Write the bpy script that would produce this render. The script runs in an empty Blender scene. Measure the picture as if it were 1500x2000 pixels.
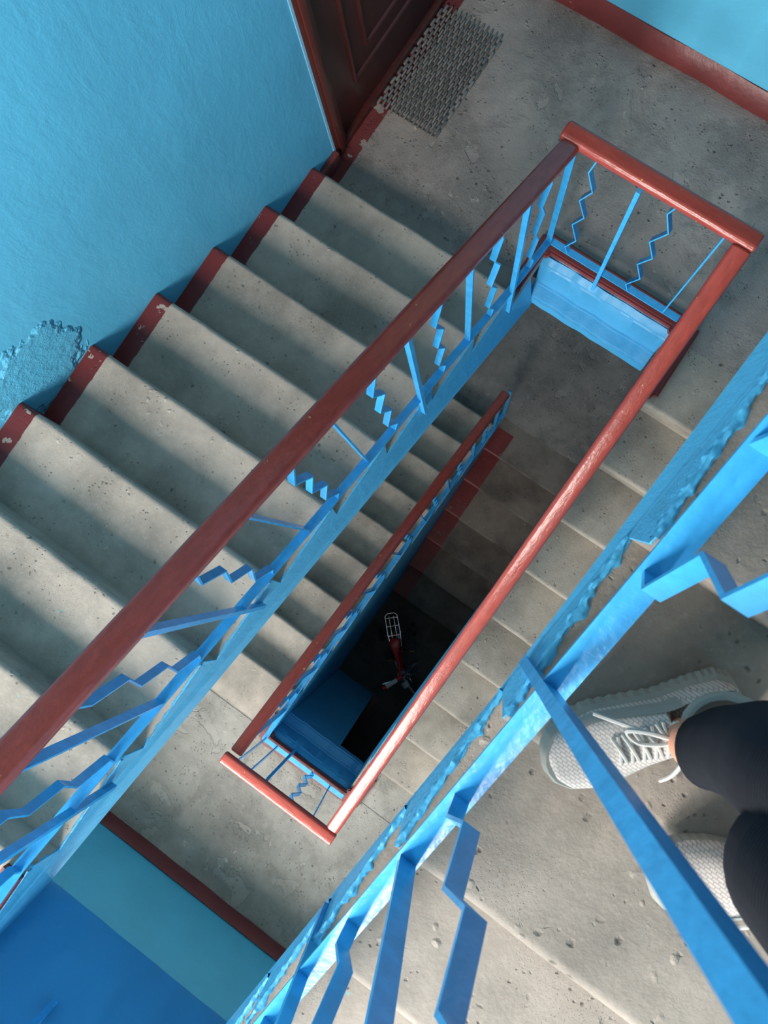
import bpy, bmesh, math, random
from mathutils import Vector, Matrix, noise
random.seed(7)
C = bpy.context.scene.collection
SC = bpy.context.scene

# ------------------------------------------------------------------ camera
CAM = Vector((0.43872, -1.13456, 3.20549))
cam_d = bpy.data.cameras.new('camera')
cam = bpy.data.objects.new('camera', cam_d); C.objects.link(cam)
R3 = Matrix(((0.81877029, -0.56174389, 0.11857073),
             (0.56559769, 0.82468014, 0.0013869),
             (-0.09856201, 0.06592778, 0.99294464)))
cam.matrix_world = Matrix.Translation(CAM) @ R3.to_4x4()
cam_d.sensor_fit = 'VERTICAL'; cam_d.sensor_height = 24.0; cam_d.sensor_width = 18.0
cam_d.lens = 24.0 * 1480 / 2000
cam_d.clip_start = 0.02
cam_d.dof.use_dof = True; cam_d.dof.focus_distance = 2.3; cam_d.dof.aperture_fstop = 8.0
SC.camera = cam

# ------------------------------------------------------------------ light and exposure
SC.view_settings.view_transform = 'Standard'; SC.view_settings.look = 'None'
SC.view_settings.gamma = 1.0; SC.view_settings.use_curve_mapping = False
SC.view_settings.exposure = 1.2
w = bpy.data.worlds.new('sky'); SC.world = w; w.use_nodes = True
w.node_tree.nodes['Background'].inputs[0].default_value = (0.78, 0.88, 1.0, 1)
w.node_tree.nodes['Background'].inputs[1].default_value = 1.0

def daylight(name, loc, sx, sz, power, tilt, spread=180):
    l = bpy.data.lights.new(name, 'AREA'); l.shape = 'RECTANGLE'; l.size = sx; l.size_y = sz
    l.energy = power; l.color = (1.0, 0.94, 0.87); l.spread = math.radians(spread)
    o = bpy.data.objects.new(name, l); C.objects.link(o); o.location = loc
    o.rotation_euler = (math.radians(90 - tilt), 0, 0)
daylight('daylight_upper_window', (0.30, -4.12, 3.15), 1.5, 1.7, 215, 12)
daylight('daylight_lower_window', (0.30, -4.12, 0.28), 1.4, 1.5, 100, 12)

# ------------------------------------------------------------------ geometry constants
T, R, N = 0.28, 0.155, 9
H = N * R                       # half a storey
YB, YA, OV = -0.103, -2.396, 0.016
WX = 0.604                      # east edge of the well
XW, XE, YN, YS = -1.005, 1.61, 1.155, -3.66
G = -2 * H - 6 * R              # ground floor
SR = R / T
CX = 0.663                      # well side of the flight two levels below the near one

# ------------------------------------------------------------------ mesh helpers
def finish(bm, ang=40):
    bmesh.ops.recalc_face_normals(bm, faces=bm.faces)
    a = math.radians(ang)
    for f in bm.faces: f.smooth = True
    for e in bm.edges:
        if len(e.link_faces) == 2:
            try: e.smooth = e.calc_face_angle() < a
            except ValueError: pass
    return bm

def obj(name, bm, mat, parent=None, ang=40, kind=None):
    finish(bm, ang)
    me = bpy.data.meshes.new(name); bm.to_mesh(me); bm.free()
    for m in (mat if isinstance(mat, (list, tuple)) else [mat]): me.materials.append(m)
    o = bpy.data.objects.new(name, me); C.objects.link(o)
    if parent is not None:
        o.parent = parent
        o.matrix_parent_inverse = Matrix.Translation(parent.location).inverted() if parent.type == 'EMPTY' else Matrix()
    if kind: o['kind'] = kind
    return o

def tag(o, label=None, cat=None, group=None, kind=None):
    if label: o['label'] = label
    if cat: o['category'] = cat
    if group: o['group'] = group
    if kind: o['kind'] = kind
    return o

def thing(name, label, cat, loc=(0, 0, 0), group=None, kind=None):
    o = bpy.data.objects.new(name, None); C.objects.link(o); o.location = loc
    o.empty_display_size = 0.1
    return tag(o, label, cat, group, kind)

def box(bm, x0, x1, y0, y1, z0, z1, bev=0, seg=2):
    vs = [bm.verts.new((x, y, z)) for z in (z0, z1) for y in (y0, y1) for x in (x0, x1)]
    fs = [(0, 2, 3, 1), (4, 5, 7, 6), (0, 1, 5, 4), (2, 6, 7, 3), (0, 4, 6, 2), (1, 3, 7, 5)]
    faces = [bm.faces.new([vs[i] for i in f]) for f in fs]
    if bev:
        es = list({e for f in faces for e in f.edges})
        bmesh.ops.bevel(bm, geom=es, offset=bev, segments=seg, affect='EDGES', profile=0.5)
    return bm

def B(*a, **k): return box(bmesh.new(), *a, **k)

def prism(pts, axis, a, b, shift=None, bm=None):
    """extrude a polygon; axis 'x': pts=(y,z); axis 'z': pts=(x,y); axis 'y': pts=(x,z). shift(p, side) offsets along axis"""
    bm = bm or bmesh.new()
    def mk(p, v, s):
        v = v + (shift(p, s) if shift else 0)
        return {'x': (v, p[0], p[1]), 'y': (p[0], v, p[1]), 'z': (p[0], p[1], v)}[axis]
    A = [bm.verts.new(mk(p, a, 0)) for p in pts]; Bv = [bm.verts.new(mk(p, b, 1)) for p in pts]
    n = len(pts)
    bm.faces.new(A); bm.faces.new(Bv[::-1])
    for i in range(n):
        j = (i + 1) % n
        bm.faces.new((A[i], Bv[i], Bv[j], A[j]))
    return bm

def frames(pts, up=None):
    pts = [Vector(p) for p in pts]; n = len(pts); out = []
    tang = []
    for i in range(n):
        a = pts[max(i - 1, 0)]; b = pts[min(i + 1, n - 1)]; tang.append((b - a).normalized())
    if up is not None:
        for t in tang:
            s = t.cross(Vector(up)).normalized(); out.append((s, s.cross(t).normalized()))
    else:
        t0 = tang[0]; u = Vector((0, 0, 1)) if abs(t0.z) < .9 else Vector((1, 0, 0))
        s = t0.cross(u).normalized(); v = s.cross(t0).normalized()
        for i, t in enumerate(tang):
            s = (s - t * s.dot(t)).normalized(); v = s.cross(t).normalized()
            out.append((s, v))
    return pts, out

def loft(pts, prof, scales=None, up=None, bm=None, cap=True):
    """sweep a closed 2-D profile along a path"""
    bm = bm or bmesh.new()
    P, F = frames(pts, up); rings = []
    for i, p in enumerate(P):
        s, v = F[i]; k = scales[i] if scales else 1.0
        ka, kb = k if isinstance(k, tuple) else (k, k)
        rings.append([bm.verts.new(p + s * (a * ka) + v * (b * kb)) for a, b in prof])
    m = len(prof)
    for i in range(len(rings) - 1):
        for j in range(m):
            q = (j + 1) % m
            bm.faces.new((rings[i][j], rings[i][q], rings[i + 1][q], rings[i + 1][j]))
    if cap:
        bm.faces.new(rings[0][::-1]); bm.faces.new(rings[-1])
    return bm

def circ(n=10, r=1.0): return [(r * math.cos(2 * math.pi * i / n), r * math.sin(2 * math.pi * i / n)) for i in range(n)]
def tube(pts, r, n=8, bm=None, scales=None, cap=True): return loft(pts, circ(n, r), scales, bm=bm, cap=cap)
def rrect(w, h, r, n=4):
    out = []
    for cx, cy, a0 in ((w / 2 - r, h / 2 - r, 0), (-w / 2 + r, h / 2 - r, 90), (-w / 2 + r, -h / 2 + r, 180), (w / 2 - r, -h / 2 + r, 270)):
        for i in range(n + 1):
            a = math.radians(a0 + 90 * i / n); out.append((cx + r * math.cos(a), cy + r * math.sin(a)))
    return out

def smooth_path(pts, n=6):
    """Catmull-Rom"""
    pts = [Vector(p) for p in pts]; out = []
    for i in range(len(pts) - 1):
        p0 = pts[max(i - 1, 0)]; p1 = pts[i]; p2 = pts[i + 1]; p3 = pts[min(i + 2, len(pts) - 1)]
        for k in range(n):
            t = k / n
            out.append(0.5 * ((2 * p1) + (p2 - p0) * t + (2 * p0 - 5 * p1 + 4 * p2 - p3) * t * t + (3 * p1 - p0 - 3 * p2 + p3) * t ** 3))
    out.append(pts[-1]); return out

def ribbon(bm, pts2, plane, off, width, th):
    """flat bar bent inside a vertical plane. plane 'x': pts2=(y,z) in plane x=off, bar width along x; plane 'y': pts2=(x,z)"""
    n = len(pts2); P = [Vector((a, b)) for a, b in pts2]; L = []; Rr = []
    for i in range(n):
        d0 = (P[i] - P[i - 1]).normalized() if i else (P[1] - P[0]).normalized()
        d1 = (P[i + 1] - P[i]).normalized() if i < n - 1 else d0
        n0 = Vector((-d0.y, d0.x)); n1 = Vector((-d1.y, d1.x)); m = (n0 + n1)
        m = m / max(m.length_squared, 1e-6) * 2 if m.length > .2 else n0
        m = m * (th / 2) ; L.append(P[i] + m); Rr.append(P[i] - m)
    def v(p, s):
        return bm.verts.new((off + s * width / 2, p.x, p.y) if plane == 'x' else (p.x, off + s * width / 2, p.y))
    ring = [(v(L[i], -1), v(L[i], 1), v(Rr[i], 1), v(Rr[i], -1)) for i in range(n)]
    for i in range(n - 1):
        for j in range(4):
            q = (j + 1) % 4
            bm.faces.new((ring[i][j], ring[i][q], ring[i + 1][q], ring[i + 1][j]))
    bm.faces.new(ring[0][::-1]); bm.faces.new(ring[-1])
    return bm

# ------------------------------------------------------------------ material helpers
class NT:
    def __init__(s, name):
        s.m = bpy.data.materials.new(name); s.m.use_nodes = True; s.t = s.m.node_tree
        s.b = s.t.nodes['Principled BSDF']; s._pos = None
    def n(s, typ, **kw):
        x = s.t.nodes.new(typ)
        for k, v in kw.items(): setattr(x, k, v)
        return x
    def set(s, sock, v):
        if isinstance(v, bpy.types.NodeSocket): s.t.links.new(v, sock)
        elif isinstance(v, (tuple, list)) and len(v) == 3 and sock.type == 'RGBA': sock.default_value = (*v, 1)
        else: sock.default_value = v
    def pos(s):
        if s._pos is None: s._pos = s.n('ShaderNodeNewGeometry').outputs['Position']
        return s._pos
    def xyz(s):
        q = s.n('ShaderNodeSeparateXYZ'); s.set(q.inputs[0], s.pos()); return q.outputs
    def math(s, op, a, b=0.0, c=None):
        q = s.n('ShaderNodeMath', operation=op); s.set(q.inputs[0], a); s.set(q.inputs[1], b)
        if c is not None: s.set(q.inputs[2], c)
        return q.outputs[0]
    def scale(s, v, sc):
        q = s.n('ShaderNodeVectorMath', operation='MULTIPLY'); s.set(q.inputs[0], v); q.inputs[1].default_value = sc; return q.outputs[0]
    def noise(s, sc, det=4.0, rough=.55, vec=None, dist=0.0):
        q = s.n('ShaderNodeTexNoise'); s.set(q.inputs['Vector'], vec or s.pos()); q.inputs['Scale'].default_value = sc
        q.inputs['Detail'].default_value = det; q.inputs['Roughness'].default_value = rough; q.inputs['Distortion'].default_value = dist
        return q.outputs['Fac']
    def voro(s, sc, vec=None, out='Distance', rnd=1.0, feat='F1'):
        q = s.n('ShaderNodeTexVoronoi', feature=feat); s.set(q.inputs['Vector'], vec or s.pos()); q.inputs['Scale'].default_value = sc
        q.inputs['Randomness'].default_value = rnd; return q.outputs[out]
    def ramp(s, f, a, b, lo=0.0, hi=1.0, smooth=False):
        q = s.n('ShaderNodeMapRange', interpolation_type='SMOOTHSTEP' if smooth else 'LINEAR'); q.clamp = True
        s.set(q.inputs[0], f); q.inputs[1].default_value = a; q.inputs[2].default_value = b; q.inputs[3].default_value = lo; q.inputs[4].default_value = hi
        return q.outputs[0]
    def mix(s, f, a, b, typ='MIX'):
        q = s.n('ShaderNodeMix', data_type='RGBA', blend_type=typ); s.set(q.inputs[0], f); s.set(q.inputs[6], a); s.set(q.inputs[7], b); return q.outputs[2]
    def bump(s, h, strength=.3, dist=.01, nrm=None):
        q = s.n('ShaderNodeBump'); s.set(q.inputs['Height'], h); q.inputs['Strength'].default_value = strength; q.inputs['Distance'].default_value = dist
        if nrm is not None: s.set(q.inputs['Normal'], nrm)
        return q.outputs[0]
    def out(s, col, rough, nrm=None, metal=0.0, spec=.5, coat=0.0):
        s.set(s.b.inputs['Base Color'], col); s.set(s.b.inputs['Roughness'], rough); s.b.inputs['Metallic'].default_value = metal
        s.b.inputs['Specular IOR Level'].default_value = spec
        if coat: s.b.inputs['Coat Weight'].default_value = coat; s.b.inputs['Coat Roughness'].default_value = .12
        if nrm is not None: s.set(s.b.inputs['Normal'], nrm)
        return s.m

def srgb(r, g, b):
    f = lambda c: (c / 255 / 12.92) if c / 255 <= .04045 else ((c / 255 + .055) / 1.055) ** 2.4
    return (f(r), f(g), f(b))

BLUE = srgb(78, 172, 216)      # oil paint on walls and flights
RAILBLUE = srgb(58, 162, 222)  # enamel on the bars
RED = srgb(112, 48, 48)        # floor edging
RAILRED = srgb(150, 67, 60)    # handrails

def plain(name, col, rough=.5, metal=0.0, var=.0, bs=0, bst=.2, spec=.5, coat=0.0, bd=.002):
    s = NT(name)
    c = col
    if var: c = s.mix(s.ramp(s.noise(9, 3), .35, .65), tuple(x * (1 - var) for x in col), tuple(min(1, x * (1 + var)) for x in col))
    n = s.bump(s.noise(bs, 3), bst, bd) if bs else None
    return s.out(c, rough, n, metal, spec, coat)

def wall_mat(name, col, white=None):
    """oil paint up to shoulder height, whitewash above it and on undersides. white: 'B','A' follow a flight, 'N','S' a landing, 'U' undersides only"""
    s = NT(name)
    n1 = s.noise(2.2, 5); n2 = s.noise(26, 6, .6)
    c = s.mix(s.ramp(n1, .3, .7), tuple(x * .90 for x in col), tuple(min(1, x * 1.06) for x in col))
    c = s.mix(s.ramp(s.noise(70, 2), .70, .78, 0, .35), c, tuple(min(1, x * 1.3) for x in col))
    strk = s.noise(7, 5, .6, s.scale(s.pos(), (1, 2.0, .8)), .35)
    h = s.math('ADD', s.math('MULTIPLY', n2, .30), s.math('ADD', s.math('MULTIPLY', strk, .7), s.math('MULTIPLY', s.noise(140, 2), .08)))
    WHT = srgb(168, 167, 162)
    if white == 'U':
        nz = s.n('ShaderNodeSeparateXYZ'); s.set(nz.inputs[0], s.n('ShaderNodeNewGeometry').outputs['True Normal'])
        c = s.mix(s.math('LESS_THAN', nz.outputs[2], -.7), c, WHT)
    elif white:
        x, y, z = s.xyz()
        if white == 'N': rel = s.math('ADD', z, 4 * H)
        elif white == 'S': rel = s.math('ADD', z, 3 * H)
        else:
            yc = s.math('MINIMUM', s.math('MAXIMUM', y, YB - 9 * T), YB + T)
            if white == 'B': rel = s.math('SUBTRACT', z, s.math('MULTIPLY', s.math('SUBTRACT', YB, yc), SR))
            else: rel = s.math('SUBTRACT', s.math('SUBTRACT', z, s.math('MULTIPLY', s.math('SUBTRACT', yc, YA), SR)), H)
            rel = s.math('ADD', rel, 4 * H)
        c = s.mix(s.math('GREATER_THAN', s.math('FLOORED_MODULO', rel, 2 * H), 1.60), c, WHT)
    nb = s.bump(h, .42, .010)
    if white == 'B':
        dv = s.n('ShaderNodeVectorMath', operation='DISTANCE'); s.set(dv.inputs[0], s.pos()); dv.inputs[1].default_value = (XW, -1.40, .93)
        mk = s.ramp(s.math('ADD', dv.outputs['Value'], s.math('MULTIPLY', s.noise(14, 3), .16)), .24, .27, 1, 0)
        nb = s.bump(s.math('MULTIPLY', mk, s.math('ADD', .6, s.noise(30, 6, .7))), 1.0, .014, nb)
    return s.out(c, s.ramp(n2, .3, .7, .38, .52), nb, spec=.4)

def rail_mat(name, chips=.705, vs=(22, 6, 6)):
    """red-brown oil paint on wood, grain ridges and chips down to bare wood"""
    s = NT(name)
    v = s.scale(s.pos(), vs)
    g = s.noise(3.2, 5, .6, v, .4)
    c = s.mix(s.ramp(g, .3, .7), tuple(x * .85 for x in RAILRED), tuple(x * 1.15 for x in RAILRED))
    chip = s.ramp(s.noise(30, 3, .6), chips, chips + .012)
    c = s.mix(chip, c, srgb(196, 148, 96))
    n = s.bump(s.math('ADD', g, s.math('MULTIPLY', s.noise(60, 2), .4)), .35, .004)
    n = s.bump(s.math('MULTIPLY', chip, -1.0), .4, .002, n)
    return s.out(c, s.ramp(chip, 0, 1, .24, .7), n, spec=.5)

def bar_mat(name):
    s = NT(name)
    c = s.mix(s.ramp(s.noise(25, 3), .35, .7), tuple(x * .88 for x in RAILBLUE), tuple(min(1, x * 1.1) for x in RAILBLUE))
    return s.out(c, .27, s.bump(s.noise(55, 3), .25, .004), spec=.5)

def red_mat(name):
    s = NT(name)
    chip = s.ramp(s.noise(13, 4, .65), .70, .72)
    c = s.mix(s.ramp(s.noise(8, 4), .3, .7), tuple(x * .88 for x in RED), tuple(x * 1.12 for x in RED))
    c = s.mix(chip, c, srgb(150, 128, 112))
    return s.out(c, .38, s.bump(s.math('ADD', s.noise(40, 4), s.math('MULTIPLY', chip, -.6)), .4, .004))

def concrete_nodes(s, light, dark, mott=3.0, lo=.42, hi=.66, pits=True):
    n1 = s.noise(mott, 6, .62); n2 = s.noise(17, 5, .6); n3 = s.noise(95, 3, .6)
    c = s.mix(s.ramp(n1, lo, hi), light, dark)
    c = s.mix(s.ramp(n2, .4, .75, 0, .35), c, dark)
    c = s.mix(s.ramp(n3, .55, .75, 0, .22), c, tuple(min(1, x * 1.35) for x in light))
    h = s.math('ADD', s.math('MULTIPLY', n2, .5), s.math('MULTIPLY', n3, .35))
    if pits:
        wv = s.n('ShaderNodeTexNoise'); s.set(wv.inputs['Vector'], s.pos()); wv.inputs['Scale'].default_value = 55; wv.inputs['Detail'].default_value = 3
        ad = s.n('ShaderNodeVectorMath', operation='MULTIPLY_ADD'); s.set(ad.inputs[0], wv.outputs['Color']); ad.inputs[1].default_value = (.016, .016, .016); s.set(ad.inputs[2], s.pos())
        vec = ad.outputs[0]
        # hollows, then raised grains, then fine aggregate
        for sc, th, kp, dep in ((26, .13, .57, .8), (58, .16, .54, .7)):
            d = s.voro(sc, vec); keep = s.ramp(s.noise(sc * .23, 2), kp, kp + .04)
            p = s.math('MULTIPLY', s.ramp(d, th * .4, th + .08, 1, 0), keep)
            c = s.mix(s.math('MULTIPLY', p, dep), c, tuple(x * .36 for x in dark))
            h = s.math('SUBTRACT', h, p)
        d = s.voro(31, s.scale(vec, (1.07, .93, 1))); keep = s.ramp(s.noise(6.7, 2), .58, .62)
        p = s.math('MULTIPLY', s.ramp(d, .05, .26, 1, 0), keep)
        c = s.mix(s.math('MULTIPLY', p, .4), c, tuple(min(1, x * 1.25) for x in light)); h = s.math('ADD', h, s.math('MULTIPLY', p, 1.2))
        ag = s.math('MULTIPLY', s.ramp(s.voro(210, vec), .12, .3, 1, 0), s.ramp(s.noise(2.6, 4, .6), .48, .66))
        c = s.mix(s.math('MULTIPLY', ag, .45), c, tuple(x * .45 for x in dark)); h = s.math('SUBTRACT', h, s.math('MULTIPLY', ag, .4))
    return c, h

STEP_L, STEP_D = srgb(182, 170, 157), srgb(140, 132, 122)
def step_mat(name, face_x, strip=None, light=STEP_L, dark=STEP_D, rag=.006):
    s = NT(name); x, y, z = s.xyz()
    c, h = concrete_nodes(s, light, dark)
    rough = .72
    # dabs of other colours dropped while painting
    dab = s.ramp(s.voro(11), .045, .055, 1, 0); dk = s.ramp(s.noise(5), .56, .58)
    c = s.mix(s.math('MULTIPLY', dab, dk), c, srgb(120, 165, 165))
    masks = []
    if strip:
        sgn, x0, wd = strip[:3]
        e = s.math('MULTIPLY', s.math('SUBTRACT', x, x0), float(sgn))
        e = s.math('ADD', e, s.ramp(s.noise(16, 3), 0, 1, -.006, .006))
        mk = s.ramp(e, wd, wd + .002, 1, 0)
        if len(strip) > 3: mk = s.math('MULTIPLY', mk, s.math('LESS_THAN', y, strip[3]))
        chip = s.ramp(s.noise(17, 4, .6), .66, .675, 1, 0)
        c = s.mix(s.math('MULTIPLY', mk, chip), c, s.mix(s.ramp(s.noise(8), .3, .7), tuple(v * .85 for v in RED), tuple(v * 1.1 for v in RED)))
        masks.append(mk)
    d = s.math('ABSOLUTE', s.math('SUBTRACT', x, face_x))
    d = s.math('ADD', d, s.ramp(s.noise(24, 5, .7), .3, .7, -rag, rag))
    mb = s.ramp(d, .0035, .006, 1, 0)
    c = s.mix(mb, c, s.mix(s.ramp(s.noise(30), .3, .7), tuple(v * .85 for v in BLUE), tuple(min(1, v * 1.12) for v in BLUE)))
    masks.append(mb)
    r = 0.74
    for mk in masks: r = s.mix(mk, r if not isinstance(r, float) else (r,) * 3, (.4, .4, .4))
    h = s.math('ADD', h, s.math('MULTIPLY', mb, .8))
    return s.out(c, r, s.bump(h, .5, .006), spec=.35)

def floor_mat(name, light, dark, strips=()):
    s = NT(name); x, y, z = s.xyz()
    c, h = concrete_nodes(s, light, dark, 2.3, .36, .66)
    gr = s.ramp(s.noise(3.4, 8, .72, dist=.3), .50, .60)
    c = s.mix(s.math('MULTIPLY', gr, .40), c, tuple(v * .62 for v in dark))
    pk = s.ramp(s.noise(4.6, 5, .55, dist=.4), .63, .645)
    c = s.mix(s.math('MULTIPLY', pk, .22), c, tuple(min(1, v * 1.4) for v in light))
    fl = s.math('MULTIPLY', s.ramp(s.noise(22, 6, .7), .62, .66), s.ramp(s.noise(2.1, 2), .5, .6))
    c = s.mix(s.math('MULTIPLY', fl, .6), c, tuple(min(1, v * 1.6) for v in light))
    h = s.math('ADD', h, s.math('ADD', s.math('MULTIPLY', pk, -.7), s.math('MULTIPLY', gr, -.35)))
    for sgn, x0, wd in strips:
        e = s.math('MULTIPLY', s.math('SUBTRACT', x, x0), float(sgn))
        e = s.math('ADD', e, s.ramp(s.noise(16, 3), 0, 1, -.006, .006))
        mk = s.ramp(e, wd, wd + .002, 1, 0)
        chip = s.ramp(s.noise(11, 4, .6), .62, .63, 1, 0)
        c = s.mix(s.math('MULTIPLY', mk, chip), c, RED)
    return s.out(c, .62, s.bump(h, .7, .009), spec=.4)

M_wall = wall_mat('blue_oil_paint_west_wall', srgb(92, 184, 220), 'B')
M_wall_e = wall_mat('blue_oil_paint_east_wall', srgb(92, 184, 220), 'A')
M_wall_n = wall_mat('blue_oil_paint_north_wall', srgb(92, 184, 220), 'N')
M_wall_low = wall_mat('blue_oil_paint_lower_wall', srgb(88, 182, 208), 'S')
M_side = wall_mat('blue_oil_paint_flight_side', BLUE, 'U')
M_fascia = wall_mat('deep_blue_beam_paint', srgb(60, 146, 194), 'U')
M_white = plain('whitewash', srgb(180, 180, 174), .8, bs=40)
M_rail = rail_mat('red_brown_painted_wood')
M_railx = rail_mat('red_brown_painted_cross_rail', .695, (5, 24, 16))
M_bar = bar_mat('blue_enamel_bar')
M_red = red_mat('red_brown_floor_edging')
LAND_L, LAND_D = srgb(170, 157, 148), srgb(132, 123, 117)

# ------------------------------------------------------------------ the room
def struct(name, bm, mat, label, cat, ang=40):
    o = obj(name, bm, mat, None, ang, 'structure'); return tag(o, label, cat)

# west wall with the flat's doorway
DY0, DY1, DZ1 = 0.035, 0.985, 2.10
bm = bmesh.new()
TOP = 2 * H + 2.6
box(bm, XW - .2, XW, YS - .3, DY0, G, TOP); box(bm, XW - .2, XW, DY1, YN + .2, G, TOP)
box(bm, XW - .2, XW, DY0, DY1, DZ1, TOP); box(bm, XW - .2, XW, DY0, DY1, G, 0)
struct('wall_west', bm, M_wall, 'blue oil-painted wall beside the flight of wide grey steps, left of the photo', 'wall')
struct('wall_north', B(XW, XE, YN, YN + .2, G, TOP), M_wall_n, 'bright blue wall behind the door landing, top right corner', 'wall')
struct('wall_east', B(XE, XE + .2, YS - .3, YN + .2, G, TOP), M_wall_e, 'blue stairwell wall behind the person, outside the frame', 'wall')
bm = bmesh.new()
for z0, z1 in ((G, -0.50), (0.98, 2.24), (3.86, TOP)): box(bm, XW, XE, YS - .3, YS, z0, z1)
for z0, z1 in ((-0.50, 0.98), (2.24, 3.86)):
    box(bm, XW, -0.40, YS - .3, YS, z0, z1); box(bm, 1.0, XE, YS - .3, YS, z0, z1)
struct('wall_south', bm, M_wall_low, 'blue end wall under the window, rising from the lower half landing', 'wall')
struct('ceiling', B(XW, XE, YS, YN, TOP, TOP + .15), M_white, 'white ceiling over the stairwell', 'ceiling')

def window(idx, z0, z1, label):
    t = thing('window_%d' % idx, label, 'window', (0.30, YS - .15, z0), kind='structure')
    wm = plain('white_window_paint_%d' % idx, srgb(225, 225, 222), .4)
    bm = bmesh.new(); a, b, y0, y1 = -0.40, 1.0, YS - .20, YS - .14
    box(bm, a, a + .06, y0, y1, z0, z1); box(bm, b - .06, b, y0, y1, z0, z1)
    box(bm, a + .06, b - .06, y0, y1, z0, z0 + .06); box(bm, a + .06, b - .06, y0, y1, z1 - .06, z1)
    box(bm, .27, .33, y0, y1, z0 + .06, z1 - .06)
    obj('window_frame', bm, wm, t)
    obj('window_sill', B(a, b, YS - .14, YS + .03, z0 - .03, z0, bev=.006), wm, t)
    s = NT('window_glass_%d' % idx)
    tr = s.n('ShaderNodeBsdfTransparent'); gl = s.n('ShaderNodeBsdfGlossy'); gl.inputs['Roughness'].default_value = .02
    mx = s.n('ShaderNodeMixShader'); mx.inputs[0].default_value = .08
    s.t.links.new(tr.outputs[0], mx.inputs[1]); s.t.links.new(gl.outputs[0], mx.inputs[2])
    s.t.links.new(mx.outputs[0], s.t.nodes['Material Output'].inputs[0])
    for u, v in ((a + .06, .27), (.33, b - .06)):
        obj('pane', B(u, v, YS - .172, YS - .168, z0 + .06, z1 - .06), s.m, t)
window(1, 2.24, 3.86, 'white framed stair window over the upper half landing')
window(2, -0.50, 0.98, 'white framed stair window over the lower half landing')

# ------------------------------------------------------------------ landings
def landing(z, end, label, mat, x0, x1, fas, leads=(), prof='step'):
    """end +1: north landing, -1: south landing"""
    t = thing('landing', label, 'landing', (0.3, .6 if end > 0 else -3.1, z), kind='structure')
    base = 0.14 if end > 0 else -2.62
    front = 0.167 if end > 0 else -2.647
    if prof == 'slope': front = -2.695
    far = YN if end > 0 else YS
    lo, hi = min(front, far), max(front, far)
    bm = B(XW, XE, lo, hi, z - .32, z)
    for l in leads: box(bm, *l, z - .06, z)
    obj('floor_slab', bm, mat, t)
    if fas:
        s = -end
        q = lambda d, dz: (base + s * d, z + dz)
        if prof == 'slope': pts = [(front, z + .0005), (front + .024, z - .05), (-2.60, z - .20), (-2.545, z - .29), (-2.540, z - .325), (front, z - .325)]
        else: pts = [(front, z + .0005), q(.010, -.040), q(.014, -.225), q(.080, -.252), q(.082, -.325), (front, z - .325)]
        bm = prism(pts, 'x', x0, x1)
        bmesh.ops.bevel(bm, geom=[e for e in bm.edges if abs(e.verts[0].co.x - e.verts[1].co.x) > .1], offset=.010, segments=2, affect='EDGES')
        bmesh.ops.subdivide_edges(bm, edges=[e for e in bm.edges if abs(e.verts[0].co.x - e.verts[1].co.x) > .3], cuts=70)
        for v in bm.verts:
            if abs(v.co.y - front) > .004:
                k = noise.noise((v.co.x * 11, z * 3, v.co.z * 6)); k2 = noise.noise((v.co.x * 19, z, v.co.z * 14))
                v.co.y += s * (.007 * k + .004 * k2); v.co.z += .007 * k + .006 * k2
        obj('edge_beam', bm, M_fascia, t)
    return t

M_l1 = floor_mat('worn_landing_concrete', LAND_L, LAND_D, [(1, XW, .068)])
M_l0 = floor_mat('worn_half_landing_concrete', srgb(160, 155, 146), srgb(124, 121, 113))
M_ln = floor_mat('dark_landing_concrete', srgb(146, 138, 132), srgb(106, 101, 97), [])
N1 = landing(0, 1, 'grey worn concrete landing in front of the brown door', M_l1, 0, .625, True, [(XW, -.0005, YB - OV, .1675), (CX + .0005, XE, .1402, .1675)])
S1 = landing(H, -1, 'upper half landing with a blue edge, bottom left corner', M_l0, -.02, .66, True, [(WX + .0005, XE, -2.7, YA + OV), (XW, -.0005, -2.7, -2.6392)], 'slope')
S0 = landing(-H, -1, 'grey half landing below with red edging along the blue wall', M_l0, .07, .665, True, [(CX + .0005, XE, -2.65, YA + OV), (XW, .0895, -2.65, -2.6392)])
N0 = landing(-2 * H, 1, 'dark grey landing deep below, seen through the well', M_ln, 0, .1, False, [(XW, .0895, YB - OV, .1675)])
N2 = landing(2 * H, 1, 'topmost landing above the camera', M_l0, 0, .625, True)

def kerb(parent, outer, inner, z, h=.032):
    bm = prism(outer + inner, 'z', z, z + h)
    vs = [e for e in bm.edges if abs(e.verts[0].co.z - e.verts[1].co.z) > .01]
    bmesh.ops.bevel(bm, geom=vs, offset=.022, segments=3, affect='EDGES')
    tp = [e for e in bm.edges if min(v.co.z for v in e.verts) > z + h - .001]
    bmesh.ops.bevel(bm, geom=tp, offset=.008, segments=2, affect='EDGES')
    return obj('kerb', bm, M_red, parent)
kerb(N1, [(-.052, -.055), (-.052, .24), (.716, .235), (.726, -.13)], [(.628, -.13), (.628, .165), (.0, .165), (.0, -.055)], 0)
kerb(S0, [(.035, -2.50), (.035, -2.715), (.76, -2.705), (.77, -2.47)], [(.675, -2.47), (.675, -2.640), (.088, -2.645), (.088, -2.50)], -H)
kerb(S1, [(-.052, -2.345), (-.052, -2.775), (.72, -2.775), (.72, -2.40)], [(.655, -2.40), (.655, -2.692), (.0, -2.692), (.0, -2.345)], H)

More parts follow.
